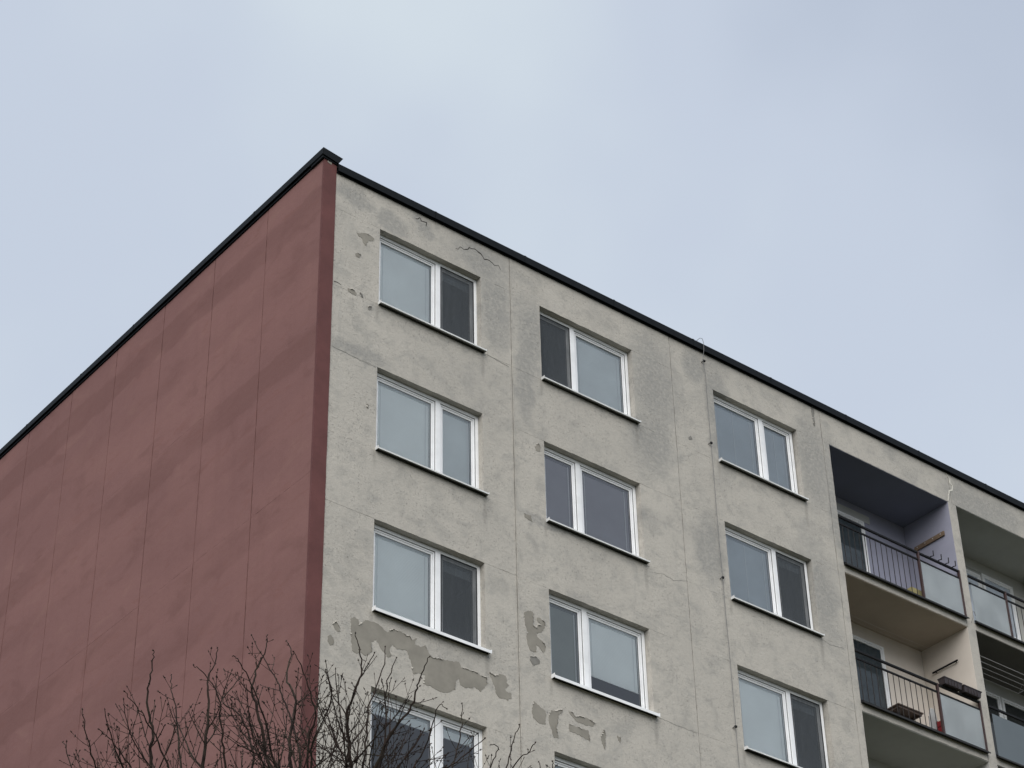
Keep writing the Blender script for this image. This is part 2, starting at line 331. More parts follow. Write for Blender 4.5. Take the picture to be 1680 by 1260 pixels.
def mat_bark():
    t = NT('bark'); p = t.pos()
    n = t.noise(t.vmath('MULTIPLY', p, (1, 1, 0.35)), 30.0, 4.0, 0.6)
    g = t.noise(p, 3.0, 3.0)
    c = t.mix(t.rng(n, 0.3, 0.7), (0.014, 0.0095, 0.008), (0.046, 0.032, 0.026))
    c = t.mix(t.math('MULTIPLY', t.rng(g, 0.5, 0.7), 0.45), c, (0.060, 0.058, 0.042))
    t.principled(c, 0.85, t.bump(n, 0.4, 0.004), spec=0.2)
    return t.m

def mat_ground():
    t = NT('winter_lawn'); p = t.pos()
    n = t.noise(p, 0.4, 8.0, 0.65); f = t.noise(p, 14.0, 5.0, 0.7)
    c = t.mix(t.rng(n, 0.35, 0.65), (0.045, 0.055, 0.025), (0.085, 0.075, 0.05))
    c = t.mix(t.rng(f, 0.3, 0.7, 0.0, 0.5), c, (0.03, 0.035, 0.018))
    t.principled(c, 0.95, t.bump(f, 0.6, 0.03), spec=0.1)
    return t.m

# base colours (linear)
PL_A = (0.500, 0.470, 0.418); PL_B = (0.443, 0.418, 0.374); PL_C = (0.296, 0.287, 0.264)
PL_L = (0.555, 0.530, 0.478); PL_D = (0.298, 0.292, 0.273); PL_S = (0.246, 0.246, 0.237)
RD_A = (0.216, 0.112, 0.103); RD_B = (0.190, 0.098, 0.092); RD_C = (0.140, 0.068, 0.061)
RD_D = (0.236, 0.132, 0.113); RD_E = (0.184, 0.083, 0.070)
M = {}
M['plaster'] = mat_plaster()
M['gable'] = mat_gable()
M['glass'] = mat_glass('window_glass', 2.5); M['glass_dim'] = mat_glass('loggia_glass', 0.8)
M['screen'] = mat_screen()
M['bark'] = mat_bark()
M['ground'] = mat_ground()
M['strip'] = simple('dark_red_edge', (0.108, 0.041, 0.039), 0.8, 0.22, 2.0, bump=0.3)
M['metal'] = simple('dark_roof_sheet', (0.007, 0.0085, 0.010), 0.5, 0.25, 3.0, spec=0.08)
M['drip'] = simple('drip_sheet_and_sill_shade', (0.022, 0.022, 0.022), 0.6, 0.3, 5.0)  # dark drip metal; also the painted-in shade under the window sills
M['pvc'] = simple('white_pvc', (0.76, 0.77, 0.78), 0.35, 0.09, 4.0, spec=0.5)
M['sill'] = simple('pale_sill_sheet', (0.62, 0.63, 0.63), 0.4, 0.12, 5.0, spec=0.5)
M['gasket'] = simple('black_gasket', (0.02, 0.02, 0.022), 0.6)
M['blind_pale'] = simple('pale_blue_blind', (0.90, 0.945, 0.945), 0.55, 0.05, 1.5)
M['blind_light'] = simple('light_grey_blind', (0.76, 0.81, 0.82), 0.55, 0.08, 1.5)
M['blind_mid'] = simple('slate_blind', (0.48, 0.54, 0.58), 0.55, 0.08, 1.5)
M['blind_mauve'] = simple('mauve_grey_blind', (0.30, 0.295, 0.335), 0.55, 0.1, 1.5)
M['blind_green'] = simple('grey_green_blind', (0.27, 0.30, 0.28), 0.6, 0.1, 1.5)
M['cord'] = simple('blind_cord_white', (0.75, 0.78, 0.80), 0.7, 0.02)
M['room'] = simple('dim_room_wall', (0.25, 0.27, 0.30), 0.9, 0.1, 1.0)
M['bare'] = simple('bare_smooth_concrete', (0.232, 0.218, 0.188), 0.9, 0.20, 3.5, bump=0.3, bscale=30)
M['bare_dark'] = simple('bare_dark_mortar', (0.185, 0.180, 0.165), 0.95, 0.2, 8.0, bump=0.4, bscale=40)
M['crack'] = simple('crack_dirt', (0.035, 0.033, 0.030), 0.95, 0.3, 20)
M['hairline'] = simple('hairline_dirt', (0.235, 0.232, 0.215), 0.95, 0.3, 30)
M['caulk'] = simple('pale_sealant', (0.58, 0.56, 0.50), 0.7, 0.05)
M['filler'] = simple('joint_mortar', (0.085, 0.082, 0.075), 0.95, 0.3, 10.0)
M['filler_red'] = simple('red_joint_mortar', (0.035, 0.018, 0.018), 0.95, 0.3, 10.0)
M['lilac'] = simple('lilac_paint', (0.275, 0.280, 0.350), 0.85, 0.10, 1.6, bump=0.15)
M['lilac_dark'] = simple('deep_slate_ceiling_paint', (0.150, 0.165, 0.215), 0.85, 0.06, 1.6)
M['cream'] = simple('cream_paint', (0.58, 0.53, 0.475), 0.85, 0.08, 1.6, bump=0.15)
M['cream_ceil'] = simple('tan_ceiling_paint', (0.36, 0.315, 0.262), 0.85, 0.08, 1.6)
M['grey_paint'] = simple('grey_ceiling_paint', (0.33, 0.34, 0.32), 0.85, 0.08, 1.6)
M['grey_wall'] = simple('light_grey_loggia_paint', (0.42, 0.42, 0.40), 0.85, 0.08, 1.6, bump=0.15)
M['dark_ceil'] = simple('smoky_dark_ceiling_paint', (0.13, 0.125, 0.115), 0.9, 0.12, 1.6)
M['rail'] = simple('black_painted_steel', (0.006, 0.006, 0.007), 0.6, 0.3, 9.0, spec=0.2)
M['post'] = simple('brown_red_painted_steel', (0.040, 0.020, 0.019), 0.6, 0.3, 9.0, spec=0.4)
M['bar'] = simple('dark_painted_bar', (0.018, 0.016, 0.016), 0.6, 0.3, 9.0, spec=0.2)
M['milky'] = mat_milky('milky_glass', (0.72, 0.78, 0.80), 0.40)
M['sheet'] = simple('blue_grey_sheet', (0.105, 0.125, 0.138), 0.5, 0.08, 1.2)
M['wood'] = simple('weathered_wood', (0.155, 0.110, 0.075), 0.8, 0.3, 14.0, bump=0.3)
M['brown'] = simple('dark_brown_board', (0.085, 0.062, 0.052), 0.6, 0.2, 6.0)
M['planter'] = simple('dark_brown_plastic', (0.040, 0.032, 0.034), 0.5, 0.2, 6.0)
M['soil'] = simple('potting_soil', (0.03, 0.022, 0.016), 0.95, 0.4, 30)
M['red_cloth'] = simple('dark_red_plastic', (0.22, 0.018, 0.022), 0.5, 0.15, 6.0)
M['grey_cloth'] = simple('pale_grey_fabric', (0.42, 0.42, 0.42), 0.9, 0.15, 8.0)
M['yellow'] = simple('dull_yellow_plastic', (0.33, 0.29, 0.14), 0.5, 0.2, 6.0)
M['wire'] = simple('dull_wire', (0.10, 0.10, 0.10), 0.5, 0.2, 6.0, spec=0.5)
M['line'] = simple('plastic_clothes_line', (0.42, 0.42, 0.42), 0.5, 0.05, 6.0)
M['curtain'] = simple('dark_teal_curtain', (0.060, 0.075, 0.085), 0.9, 0.3, 7.0)
M['net'] = simple('white_net_curtain', (0.60, 0.63, 0.68), 0.9, 0.15, 7.0)
M['dark_int'] = simple('dark_interior', (0.045, 0.047, 0.046), 0.9, 0.2, 2.0)

# ---------------------------------------------------------------- mesh helpers
class MB:
    def __init__(self): self.v = []; self.f = []
    def quad(self, a, b, c, d):
        i = len(self.v); self.v += [tuple(a), tuple(b), tuple(c), tuple(d)]; self.f.append((i, i+1, i+2, i+3)); return self
    def box(self, x0, x1, y0, y1, z0, z1):
        i = len(self.v)
        self.v += [(x0,y0,z0),(x1,y0,z0),(x1,y1,z0),(x0,y1,z0),(x0,y0,z1),(x1,y0,z1),(x1,y1,z1),(x0,y1,z1)]
        self.f += [tuple(i+k for k in q) for q in ((0,3,2,1),(4,5,6,7),(0,1,5,4),(1,2,6,5),(2,3,7,6),(3,0,4,7))]
        return self
    def prism_xz(self, pts, y0, y1):           # outline in the facade plane, pushed along y
        i = len(self.v); n = len(pts)
        self.v += [(x, y0, z) for x, z in pts] + [(x, y1, z) for x, z in pts]
        self.f.append(tuple(range(i, i+n))); self.f.append(tuple(range(i+2*n-1, i+n-1, -1)))
        for k in range(n):
            a, b = i+k, i+(k+1) % n
            self.f.append((b, a, a+n, b+n))
        return self
    def prism_yz(self, pts, x0, x1):
        i = len(self.v); n = len(pts)
        self.v += [(x0, y, z) for y, z in pts] + [(x1, y, z) for y, z in pts]
        self.f.append(tuple(range(i, i+n))); self.f.append(tuple(range(i+2*n-1, i+n-1, -1)))
        for k in range(n):
            a, b = i+k, i+(k+1) % n
            self.f.append((b, a, a+n, b+n))
        return self
    def tube(self, pts, rad, seg=6, cap=True):
        pts = [Vector(p) for p in pts]; n = len(pts)
        rs = rad if isinstance(rad, (list, tuple)) else [rad]*n
        base = len(self.v); prev = None
        for k in range(n):
            d = (pts[min(k+1, n-1)] - pts[max(k-1, 0)])
            if d.length < 1e-9: d = Vector((0, 0, 1))
            d.normalize()
            if prev is None:
                a = Vector((0, 0, 1)) if abs(d.z) < 0.9 else Vector((1, 0, 0))
                s = d.cross(a).normalized()
            else:
                s = (prev - d*prev.dot(d))
                s = s.normalized() if s.length > 1e-6 else d.orthogonal().normalized()
            prev = s; u = d.cross(s)
            for j in range(seg):
                ang = 2*math.pi*j/seg
                q = pts[k] + (s*math.cos(ang) + u*math.sin(ang))*rs[k]
                self.v.append(tuple(q))
        for k in range(n-1):
            for j in range(seg):
                a = base+k*seg+j; b = base+k*seg+(j+1) % seg
                self.f.append((a, b, b+seg, a+seg))
        if cap:
            self.f.append(tuple(base+j for j in range(seg-1, -1, -1)))
            self.f.append(tuple(base+(n-1)*seg+j for j in range(seg)))
        return self
    def mesh(self, name, m, smooth=False, recalc=True):
        me = bpy.data.meshes.new(name); me.from_pydata(self.v, [], self.f)
        if recalc:
            bm = bmesh.new(); bm.from_mesh(me); bmesh.ops.recalc_face_normals(bm, faces=bm.faces); bm.to_mesh(me); bm.free()
        if smooth:
            for pl in me.polygons: pl.use_smooth = True
        me.materials.append(m)
        return me
    def build(self, name, m, parent=None, loc=(0, 0, 0), smooth=False, recalc=True):
        return obj(name, self.mesh(name, m, smooth, recalc), parent, loc)

def obj(name, me, parent=None, loc=(0, 0, 0)):
    o = bpy.data.objects.new(name, me); COL.objects.link(o); o.location = loc
    if parent is not None: o.parent = parent
    return o
def bevel(o, w, seg=2):
    md = o.modifiers.new('bevel', 'BEVEL'); md.width = w; md.segments = seg; md.limit_method = 'ANGLE'; md.angle_limit = R(40)
    return o
def tag(o, label=None, cat=None, group=None, kind=None):
    for k, v in (('label', label), ('category', cat), ('group', group), ('kind', kind)):
        if v: o[k] = v
    return o
def empty(name, loc=(0, 0, 0)):
    o = bpy.data.objects.new(name, None); COL.objects.link(o); o.location = loc
    return o
rnd = random.Random(11)
def ragged(p0, p1, n, amp):
    """points from p0 to p1 (without p1), inner ones jittered across the edge"""
    out = [p0]
    dx, dz = p1[0]-p0[0], p1[1]-p0[1]; L = math.hypot(dx, dz) or 1
    for k in range(1, n):
        t = k/n; j = rnd.uniform(-amp, amp)
        out.append((p0[0]+dx*t - dz/L*j, p0[1]+dz*t + dx/L*j))
    return out
def slab(x0, x1, z0, z1, amp_b=0.004, amp_t=0.0015, amp_s=0.003):
    w = max(2, int((x1-x0)/0.09)); h = max(2, int((z1-z0)/0.12))
    return (ragged((x0, z0), (x1, z0), w, amp_b) + ragged((x1, z0), (x1, z1), h, amp_s)
            + ragged((x1, z1), (x0, z1), w, amp_t) + ragged((x0, z1), (x0, z0), h, amp_s))

# ---------------------------------------------------------------- ground
g = MB().quad((-1500, -1500, 0), (1500, -1500, 0), (1500, 1500, 0), (-1500, 1500, 0)).build('ground', M['ground'])
tag(g, kind='structure')

# ---------------------------------------------------------------- apartment building
bld = empty('apartment_building', (0, 0, 0))
tag(bld, 'grey prefabricated apartment block with red gable wall, white windows and loggias', 'building')
B = bld
STOREY = 2.8
ZT = 25.426                     # head of the top windows
WH = 1.571                      # opening height
XL = (0.893, 4.240, 8.257); XR = (2.969, 6.321, 10.355)
JX = (0.0, 3.60, 7.252, 11.03)  # vertical panel joints
ZTOP = 26.20                    # top of the wall under the flashing
ROWS = 4
TH = 0.26                       # wall thickness
GV = 0.0058; GH = 0.0007        # half joint widths
def panel(x0, x1, z0, z1, ab=0.0015):
    dy = rnd.uniform(-0.0015, 0.0015)
    return MB().prism_xz(slab(x0, x1, z0, z1, ab), dy, TH).build('wall_panel', M['plaster'], B)

for c in range(3):
    xa, xb = JX[c] + (GV if c else 0), JX[c+1] - GV
    # parapet band
    panel(xa, xb, ZT + GH, ZTOP, 0.004)
    for r in range(ROWS):
        zt = ZT - STOREY*r; zs = zt - WH
        panel(xa, XL[c], zs + GH, zt - GH)
        panel(XR[c], xb, zs + GH, zt - GH)
        panel(xa, xb, zt - STOREY + GH, zs - GH, 0.004)
# lower storeys (below the view)
zlow = ZT - STOREY*ROWS - GH
MB().box(0, 11.03, 0.0, TH, 0, zlow).build('lower_wall', M['plaster'], B)
# loggia section: piers, fascia, plain wall beyond
panel(11.03 + GV, 11.20, 0, 25.46 - GH, 0.001)
panel(11.03 + GV, 14.556, 25.46, ZTOP, 0.003)
panel(14.564, 18.20, 25.46, ZTOP, 0.003)
panel(14.445, 14.665, 0, 25.46 - GH, 0.001)
panel(18.00, 18.20, 0, 25.46 - GH, 0.001)
panel(18.21, 24.0, 0, ZTOP, 0.001)
# mortar strips behind the joints
fm = MB()
for x in JX[1:]: fm.box(x-0.04, x+0.04, 0.010, 0.05, zlow, ZTOP)
for c in range(3):
    for r in range(ROWS):
        zt = ZT - STOREY*r; zs = zt - WH
        for z in (zt, zs):
            fm.box(JX[c] + 0.045, XL[c] - 0.05, 0.0035, 0.045, z-0.03, z+0.03)
            fm.box(XR[c] + 0.05, JX[c+1] - 0.045, 0.0035, 0.045, z-0.03, z+0.03)
fm.box(11.08, 11.19, 0.006, 0.045, 25.43, 25.49).box(14.46, 14.65, 0.006, 0.045, 25.43, 25.49).box(14.52, 14.60, 0.012, 0.047, 25.50, ZTOP)
fm.build('joint_mortar', M['filler'], B)
# raised plaster band over the first joint
bd = []
z = 26.15
zz = [26.15 - 0.14*k for k in range(68)]
bl = [(3.575 + rnd.uniform(-.008, .008), z) for z in zz]; br_ = [(3.590 + rnd.uniform(-.002, .002), z) for z in zz]
MB().prism_xz(bl[::-1] + br_, -0.004, 0.001).build('plaster_band', M['plaster'], B)
bl = [(3.612 + rnd.uniform(-.002, .002), z) for z in zz]; br_ = [(3.630 + rnd.uniform(-.008, .008), z) for z in zz]
MB().prism_xz(bl[::-1] + br_, -0.004, 0.001).build('plaster_band', M['plaster'], B)

# roof
MB().box(-0.10, 24.0, 0.02, 12.0, 26.12, 26.19).build('roof', M['metal'], B)
# eaves flashing (profile pushed along x)
prof = [(0.25, 26.30), (-0.055, 26.318), (-0.064, 26.310), (-0.066, 26.165), (-0.060, 26.160), (-0.055, 26.168), (-0.052, 26.235), (0.0, 26.235), (0.0, 26.205), (0.25, 26.205)]
flash = MB().prism_yz(prof, 0.004, 24.0).build('roof_flashing', M['metal'], B)
lap = MB().prism_yz([(0.0, 26.3225), (-0.057, 26.3225), (-0.0685, 26.314), (-0.0700, 26.162), (-0.0668, 26.162), (-0.0655, 26.311), (-0.056, 26.3190), (0.0, 26.316)], -0.016, 0.016).mesh('lap_seam', M['metal'])
for k in range(1, 12): obj('lap_seam', lap, flash, (1.96*k + rnd.uniform(-.05, .05), 0, rnd.uniform(-.002, .002)))
MB().box(0.004, 24.0, -0.026, -0.002, 26.152, 26.199).build('eaves_batten', M['metal'], B)

# gable wall
GX = -0.245; GP = 1.622; GD = 12.0
ggv = 0.0090; ggh = 0.0008
gz = [26.33, 23.03, 20.23, 17.43, 14.63]
def gpanel(y0, y1, z0, z1):
    dx = rnd.uniform(-0.002, 0.002)
    pts = slab(y0, y1, z0, z1, 0.002, 0.001, 0.0045)
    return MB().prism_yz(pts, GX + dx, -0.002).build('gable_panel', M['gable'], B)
ny = int(GD/GP) + 1
for k in range(ny):
    ya = 0.032 if k == 0 else k*GP + ggv
    yb = min((k+1)*GP - ggv, GD)
    for j in range(len(gz)-1):
        gpanel(ya, yb, gz[j+1] + ggh, gz[j] - (ggh if j else 0))
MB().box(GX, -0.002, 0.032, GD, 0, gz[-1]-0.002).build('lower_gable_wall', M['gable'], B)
fm = MB()
for k in range(1, ny): fm.box(GX+0.010, GX+0.05, k*GP-0.04, k*GP+0.04, gz[-1], 26.32)
for z in gz[1:-1]:
    for k in range(ny): fm.box(GX+0.006, GX+0.045, k*GP+0.045, min((k+1)*GP-0.045, GD-.01), z-0.03, z+0.03)
fm.build('gable_joint_mortar', M['filler_red'], B)
# front edge of the gable, coloured darker red than its side face
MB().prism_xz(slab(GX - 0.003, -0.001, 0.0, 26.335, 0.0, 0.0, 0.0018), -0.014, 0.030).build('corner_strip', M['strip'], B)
MB().prism_xz([(-0.186, 26.278), (-0.105, 26.262), (-0.100, 26.312), (-0.180, 26.322)], -0.019, -0.012).build('bare_patch', M['bare'], B)
# gable coping
cp = [(-0.030, 26.474), (-0.302, 26.512), (-0.305, 26.505), (-0.305, 26.385), (-0.298, 26.380), (-0.290, 26.39), (-0.288, 26.435), (-0.030, 26.435)]
mb = MB(); i0 = len(mb.v); n = len(cp)
ex = 0.085
# along the gable
mb.v += [(x, -0.054, z) for x, z in cp] + [(x, GD+0.05, z) for x, z in cp]
for k in range(n): a, b = k, (k+1) % n; mb.f.append((a, b, b+n, a+n))
mb.f.append(tuple(range(n, 2*n)))
mb.f.append(tuple(range(n-1, -1, -1)))
cop = mb.build('gable_coping', M['metal'], B)
lap = MB().prism_xz([(-0.3085, 26.512), (-0.3085, 26.381), (-0.3055, 26.381), (-0.3055, 26.505), (-0.302, 26.5135), (-0.10, 26.4835), (-0.10, 26.488), (-0.301, 26.5185)], -0.016, 0.016).mesh('lap_seam', M['metal'])
for k in range(1, 6): obj('lap_seam', lap, cop, (0, 1.95*k + rnd.uniform(-.05, .05), 0))
# front return of the coping
mb = MB().prism_xz([(-0.2985, 26.5145), (-0.2965, 26.372), (0.010, 26.325), (0.093, 26.468)], -0.056, 0.35)
mb.build('coping_return', M['metal'], B)
MB().prism_xz([(-0.288, 26.329), (-0.004, 26.300), (-0.004, 26.40), (-0.288, 26.429)], -0.034, 0.3).build('coping_batten', M['metal'], B)
MB().box(-0.270, -0.05, 0.31, GD, 26.335, 26.429).build('coping_batten', M['metal'], B)
MB().box(-0.03, 0.0, 0.31, GD, 26.20, 26.42).build('parapet_core', M['bare'], B)
# far and rear walls close the block
MB().box(-0.002, 24.0, GD-0.3, GD-0.01, 0, 26.11).build('rear_wall', M['plaster'], B)
MB().box(23.7, 23.99, 0.28, GD-0.32, 0, 26.11).build('far_end_wall', M['plaster'], B)

# wear on the facade ------------------------------------------------
def jag(pts, closed=True, amp=0.010, step=0.022):
    r_ = random.Random(int(abs(pts[0][0]*1000)) + 3)
    out = []; n = len(pts)
    for k in range(n if closed else n-1):
        a = pts[k]; b = pts[(k+1) % n]; L = math.hypot(b[0]-a[0], b[1]-a[1]); m = max(1, int(L/step))
        dx, dz = (b[0]-a[0])/max(L, 1e-6), (b[1]-a[1])/max(L, 1e-6)
        for q in range(m):
            t = q/m; j = r_.uniform(-amp, amp) if q else r_.uniform(-amp, amp)*0.4
            out.append((a[0]+(b[0]-a[0])*t - dz*j, a[1]+(b[1]-a[1])*t + dx*j))
    if not closed: out.append(pts[-1])
    return out
def area2(p): return sum(p[i][0]*p[(i+1) % len(p)][1]-p[(i+1) % len(p)][0]*p[i][1] for i in range(len(p)))
DARK_PATCH = {3, 4, 10, 19, 20}
for k, pts in enumerate(PATCHES):
    q = jag(pts)
    if area2(q) < 0: q = q[::-1]
    o = MB().prism_xz(q, -0.0035, 0.002).build('flaked_patch', M['bare_dark'] if k in DARK_PATCH else M['bare'], B)
    # lifted lips of old render along the upper and right-hand edges, each run a small curled flake
    run = []; lips = MB(); n = len(q); r_ = random.Random(k)
    on = False; left = 0
    for i in range(n + 1):
        a = q[i % n]; b = q[(i+1) % n]
        nx, nz = (b[1]-a[1]), -(b[0]-a[0]); L = math.hypot(nx, nz) or 1; nx /= L; nz /= L
        good = nz > 0.25 or nx > 0.75
        if left <= 0: on = r_.random() < 0.45; left = r_.randint(2, 6)
        left -= 1
        if good and on and i < n: run.append((a, b, nx, nz))
    for (a, b, nx, nz) in run:
        lift = r_.uniform(0.004, 0.018); ov = r_.uniform(0.001, 0.011)
        a0 = (a[0]+nx*0.012, -0.003, a[1]+nz*0.012); b0 = (b[0]+nx*0.012, -0.003, b[1]+nz*0.012)
        a1 = (a[0]-nx*ov, -0.003-lift, a[1]-nz*ov); b1 = (b[0]-nx*ov, -0.003-lift, b[1]-nz*ov)
        lips.quad(a0, b0, b1, a1)
    if lips.v: tag(lips.build('render_flake', M['plaster'], B, recalc=False), kind='stuff')
def ribbon(name, pts, w, m, y=-0.0035, step=0.04, amp=0.008):
    q = jag(pts, False, amp, step); n = len(q); L = []; Rr = []
    for i, p in enumerate(q):
        a = q[max(i-1, 0)]; b = q[min(i+1, n-1)]; d = math.hypot(b[0]-a[0], b[1]-a[1]) or 1
        nx, nz = -(b[1]-a[1])/d, (b[0]-a[0])/d
        ww = w*(0.25 + 0.75*math.sin(math.pi*(i+0.6)/(n+0.2)))*rnd.uniform(0.6, 1.3)
        L.append((p[0]+nx*ww/2, p[1]+nz*ww/2)); Rr.append((p[0]-nx*ww/2, p[1]-nz*ww/2))
    return MB().prism_xz(L + Rr[::-1], y, 0.002).build(name, m, B)
for k, pts in enumerate(CRACKS):
    ribbon('crack', pts, (0.020, 0.018, 0.014, 0.008, 0.007, 0.006, 0.006, 0.012, 0.010)[k], M['crack'] if k in (0, 1, 2) else M['hairline'], y=-0.0025 if k > 2 else -0.003)
for pts in CAULK: ribbon('sealant_bead', pts, 0.026, M['caulk'], -0.008)

# windows -----------------------------------------------------------
W = 2.08; MIR = {}
_cache = {}
def cached(key, fn, name, m):
    if key not in _cache: _cache[key] = fn().mesh(name, m, recalc=name not in ('pane', 'insect_screen', 'blind'))
    return _cache[key]
def mx(mir, a, b): return (W - b, W - a) if mir else (a, b)
FR0, FR1 = 0.112, 0.185
def ringbox(mb, x0, x1, z0, z1, w, y0, y1, wb=None):
    wb = wb or w
    mb.box(x0, x0+w, y0, y1, z0, z1); mb.box(x1-w, x1, y0, y1, z0, z1)
    mb.box(x0+w, x1-w, y0, y1, z1-w, z1); mb.box(x0+w, x1-w, y0, y1, z0, z0+wb)
    return mb
def stepped(mb, x0, x1, z0, z1, w, y0, y1):
    """sash profile: flat face, a step, and an inward slanting bead"""
    ringbox(mb, x0, x1, z0, z1, w*0.58, y0, y1)
    ringbox(mb, x0+w*0.58, x1-w*0.58, z0+w*0.58, z1-w*0.58, w*0.42, y0+0.012, y1)
    return mb
BLEND = {}
def blind_mesh(w, h, key):
    def fn():
        mb = MB(); n = max(2, int(h/0.0235))
        for k in range(n):
            z = -k*0.0235
            mb.quad((0, 0.0030, z-0.013), (w, 0.0030, z-0.013), (w, 0.0024, z), (0, 0.0024, z))
            mb.quad((0, 0.0, z-0.0255), (w, 0.0, z-0.0255), (w, 0.0030, z-0.013), (0, 0.0030, z-0.013))
        mb.box(0, w, -0.006, 0.016, 0.002, 0.030)
        mb.box(0, w, -0.004, 0.012, -n*0.0235-0.018, -n*0.0235-0.004)
        return mb
    return fn
ZB = -1.485      # bottom of frame
def window(c, r, mir, big, small, sill_t=0.008):
    """big / small: (blind colour or None, cover fraction, insect screen?)"""
    zt = ZT - STOREY*r
    loc = (XL[c], 0, zt)
    def frame():
        mb = ringbox(MB(), 0.004, W-0.004, ZB-0.03, -0.004, 0.056, FR0, FR1, 0.05)
        a, b = mx(mir, 1.222, 1.318); mb.box(a, b, FR0, FR1, ZB+0.02, -0.060)
        return mb
    root = obj('window', cached(('frame', mir), frame, 'window', M['pvc']), B, loc)
    bevel(root, 0.005)
    for part, (x0, x1), (bl, cov, scr) in (('big', mx(mir, 0.048, 1.234), big), ('small', mx(mir, 1.306, W-0.048), small)):
        z0, z1 = ZB+0.008, -0.048
        w = 0.078
        s = obj('sash', cached(('sash', mir, part), lambda: stepped(MB(), x0, x1, z0, z1, w, FR0+0.018, FR1+0.01), 'sash', M['pvc']), root)
        bevel(s, 0.006)
        gx0, gx1, gz0, gz1 = x0+w-0.004, x1-w+0.004, z0+w-0.004, z1-w+0.004
        obj('rebate', cached(('reb', mir, part), lambda: ringbox(MB(), x0+0.010, x1-0.010, z0+0.010, z1-0.010, 0.0105, FR0+0.0150, FR0+0.0178), 'rebate', M['gasket']), root)
        obj('gasket', cached(('gask', mir, part), lambda: ringbox(MB(), gx0-0.002, gx1+0.002, gz0-0.002, gz1+0.002, 0.010, FR0+0.0395, FR0+0.048), 'gasket', M['gasket']), root)
        obj('pane', cached(('pane', mir, part), lambda: MB().quad((gx0, FR0+0.044, gz0), (gx1, FR0+0.044, gz0), (gx1, FR0+0.044, gz1), (gx0, FR0+0.044, gz1)), 'pane', M['glass']), root)
        if bl:
            bw, bh = gx1-gx0-0.012, (gz1-gz0)*cov - 0.03
            k = ('blind', round(bw, 3), round(bh, 3), bl)
            obj('blind', cached(k, blind_mesh(bw, bh, k), 'blind', M[bl]), root, (gx0+0.006, FR0+0.088, gz1-0.030))
            for fx in ((0.08, 0.92) if bl != 'blind_mid' else (0.08, 0.48, 0.90)):
                obj('blind_cord', cached(('cord', round(bh, 3)), lambda: MB().box(-0.0042, 0.0042, -0.003, 0.0, -bh-0.02, 0), 'blind_cord', M['cord']), root, (gx0 + (gx1-gx0)*fx, FR0+0.080, gz1-0.030))
        if scr:
            sx0, sx1 = x0+0.022, x1-0.022
            sc = obj('insect_screen', cached(('scr', mir, part), lambda: MB().quad((sx0, FR0+0.006, z0+0.02), (sx1, FR0+0.006, z0+0.02), (sx1, FR0+0.006, z1-0.02), (sx0, FR0+0.006, z1-0.02)), 'insect_screen', M['screen']), root)
            obj('screen_edge', cached(('scre', mir, part), lambda: ringbox(MB(), sx0-0.004, sx1+0.004, z0+0.016, z1-0.016, 0.012, FR0+0.002, FR0+0.012), 'screen_edge', M['gasket'] ), root)
    # sill: sloping sheet with a folded front lip
    lip = sill_t
    def sill():
        mb = MB()
        z = -WH
        mb.prism_yz([(0.118, z+0.088), (-0.082, z+0.018), (-0.088, z+0.016), (-0.088, z-lip), (-0.082, z-lip), (-0.080, z+0.008), (0.118, z+0.078)], -0.006, W+0.040)
        mb.box(-0.0105, -0.0065, -0.086, 0.0, z-lip*0.5, z+0.05)
        mb.box(W+0.0405, W+0.0445, -0.086, 0.0, z-lip*0.5, z+0.035)
        return mb
    obj('sill', cached(('sill', lip), sill, 'sill', M['sill'] if lip < .02 else M['pvc']), root)
    def bed():
        return MB().prism_xz(slab(0.004, W+0.03, -WH-0.012, -WH+0.018, 0.004), -0.012, -0.0045)
    obj('sill_bed_shade', cached(('bed',), bed, 'sill_bed_shade', M['drip']), root)  # foam bed coloured near-black to put in the shade under the sill
    def room():
        mb = MB(); x0, x1, y0, y1, z0, z1 = -0.5, W+0.5, 0.27, 3.0, -2.25, 0.25
        mb.quad((x0, y1, z0), (x1, y1, z0), (x1, y1, z1), (x0, y1, z1))
        mb.quad((x0, y0, z0), (x0, y1, z0), (x0, y1, z1), (x0, y0, z1)); mb.quad((x1, y1, z0), (x1, y0, z0), (x1, y0, z1), (x1, y1, z1))
        mb.quad((x0, y0, z1), (x0, y1, z1), (x1, y1, z1), (x1, y0, z1)); mb.quad((x0, y1, z0), (x0, y0, z0), (x1, y0, z0), (x1, y1, z0))
        return mb
    obj('room', cached(('room',), room, 'room', M['room']), root)
    return root
PA = ('blind_pale', 1.0, False); LI = ('blind_light', 1.0, False); MI = ('blind_mid', 1.0, False); MA = ('blind_mauve', 1.0, False)
SCR = (None, 0, True); TOPB = ('blind_light', 0.13, False)
window(0, 0, False, PA, ('blind_mid', 0.10, True))
window(0, 1, False, PA, LI)
window(0, 2, False, PA, ('blind_mid', 0.12, True), 0.034)
window(0, 3, False, TOPB, TOPB, 0.034)
window(1, 0, True, LI, SCR)
window(1, 1, True, MA, MA)
window(1, 2, True, ('blind_pale', 0.78, False), ('blind_green', 1.0, False), 0.034)
window(1, 3, True, TOPB, TOPB)
window(2, 0, False, MI, MI)
window(2, 1, False, ('blind_mid', 1.0, False), ('blind_mid', 0.1, True))
window(2, 2, False, PA, ('blind_mid', 0.1, True))
window(2, 3, False, LI, SCR)

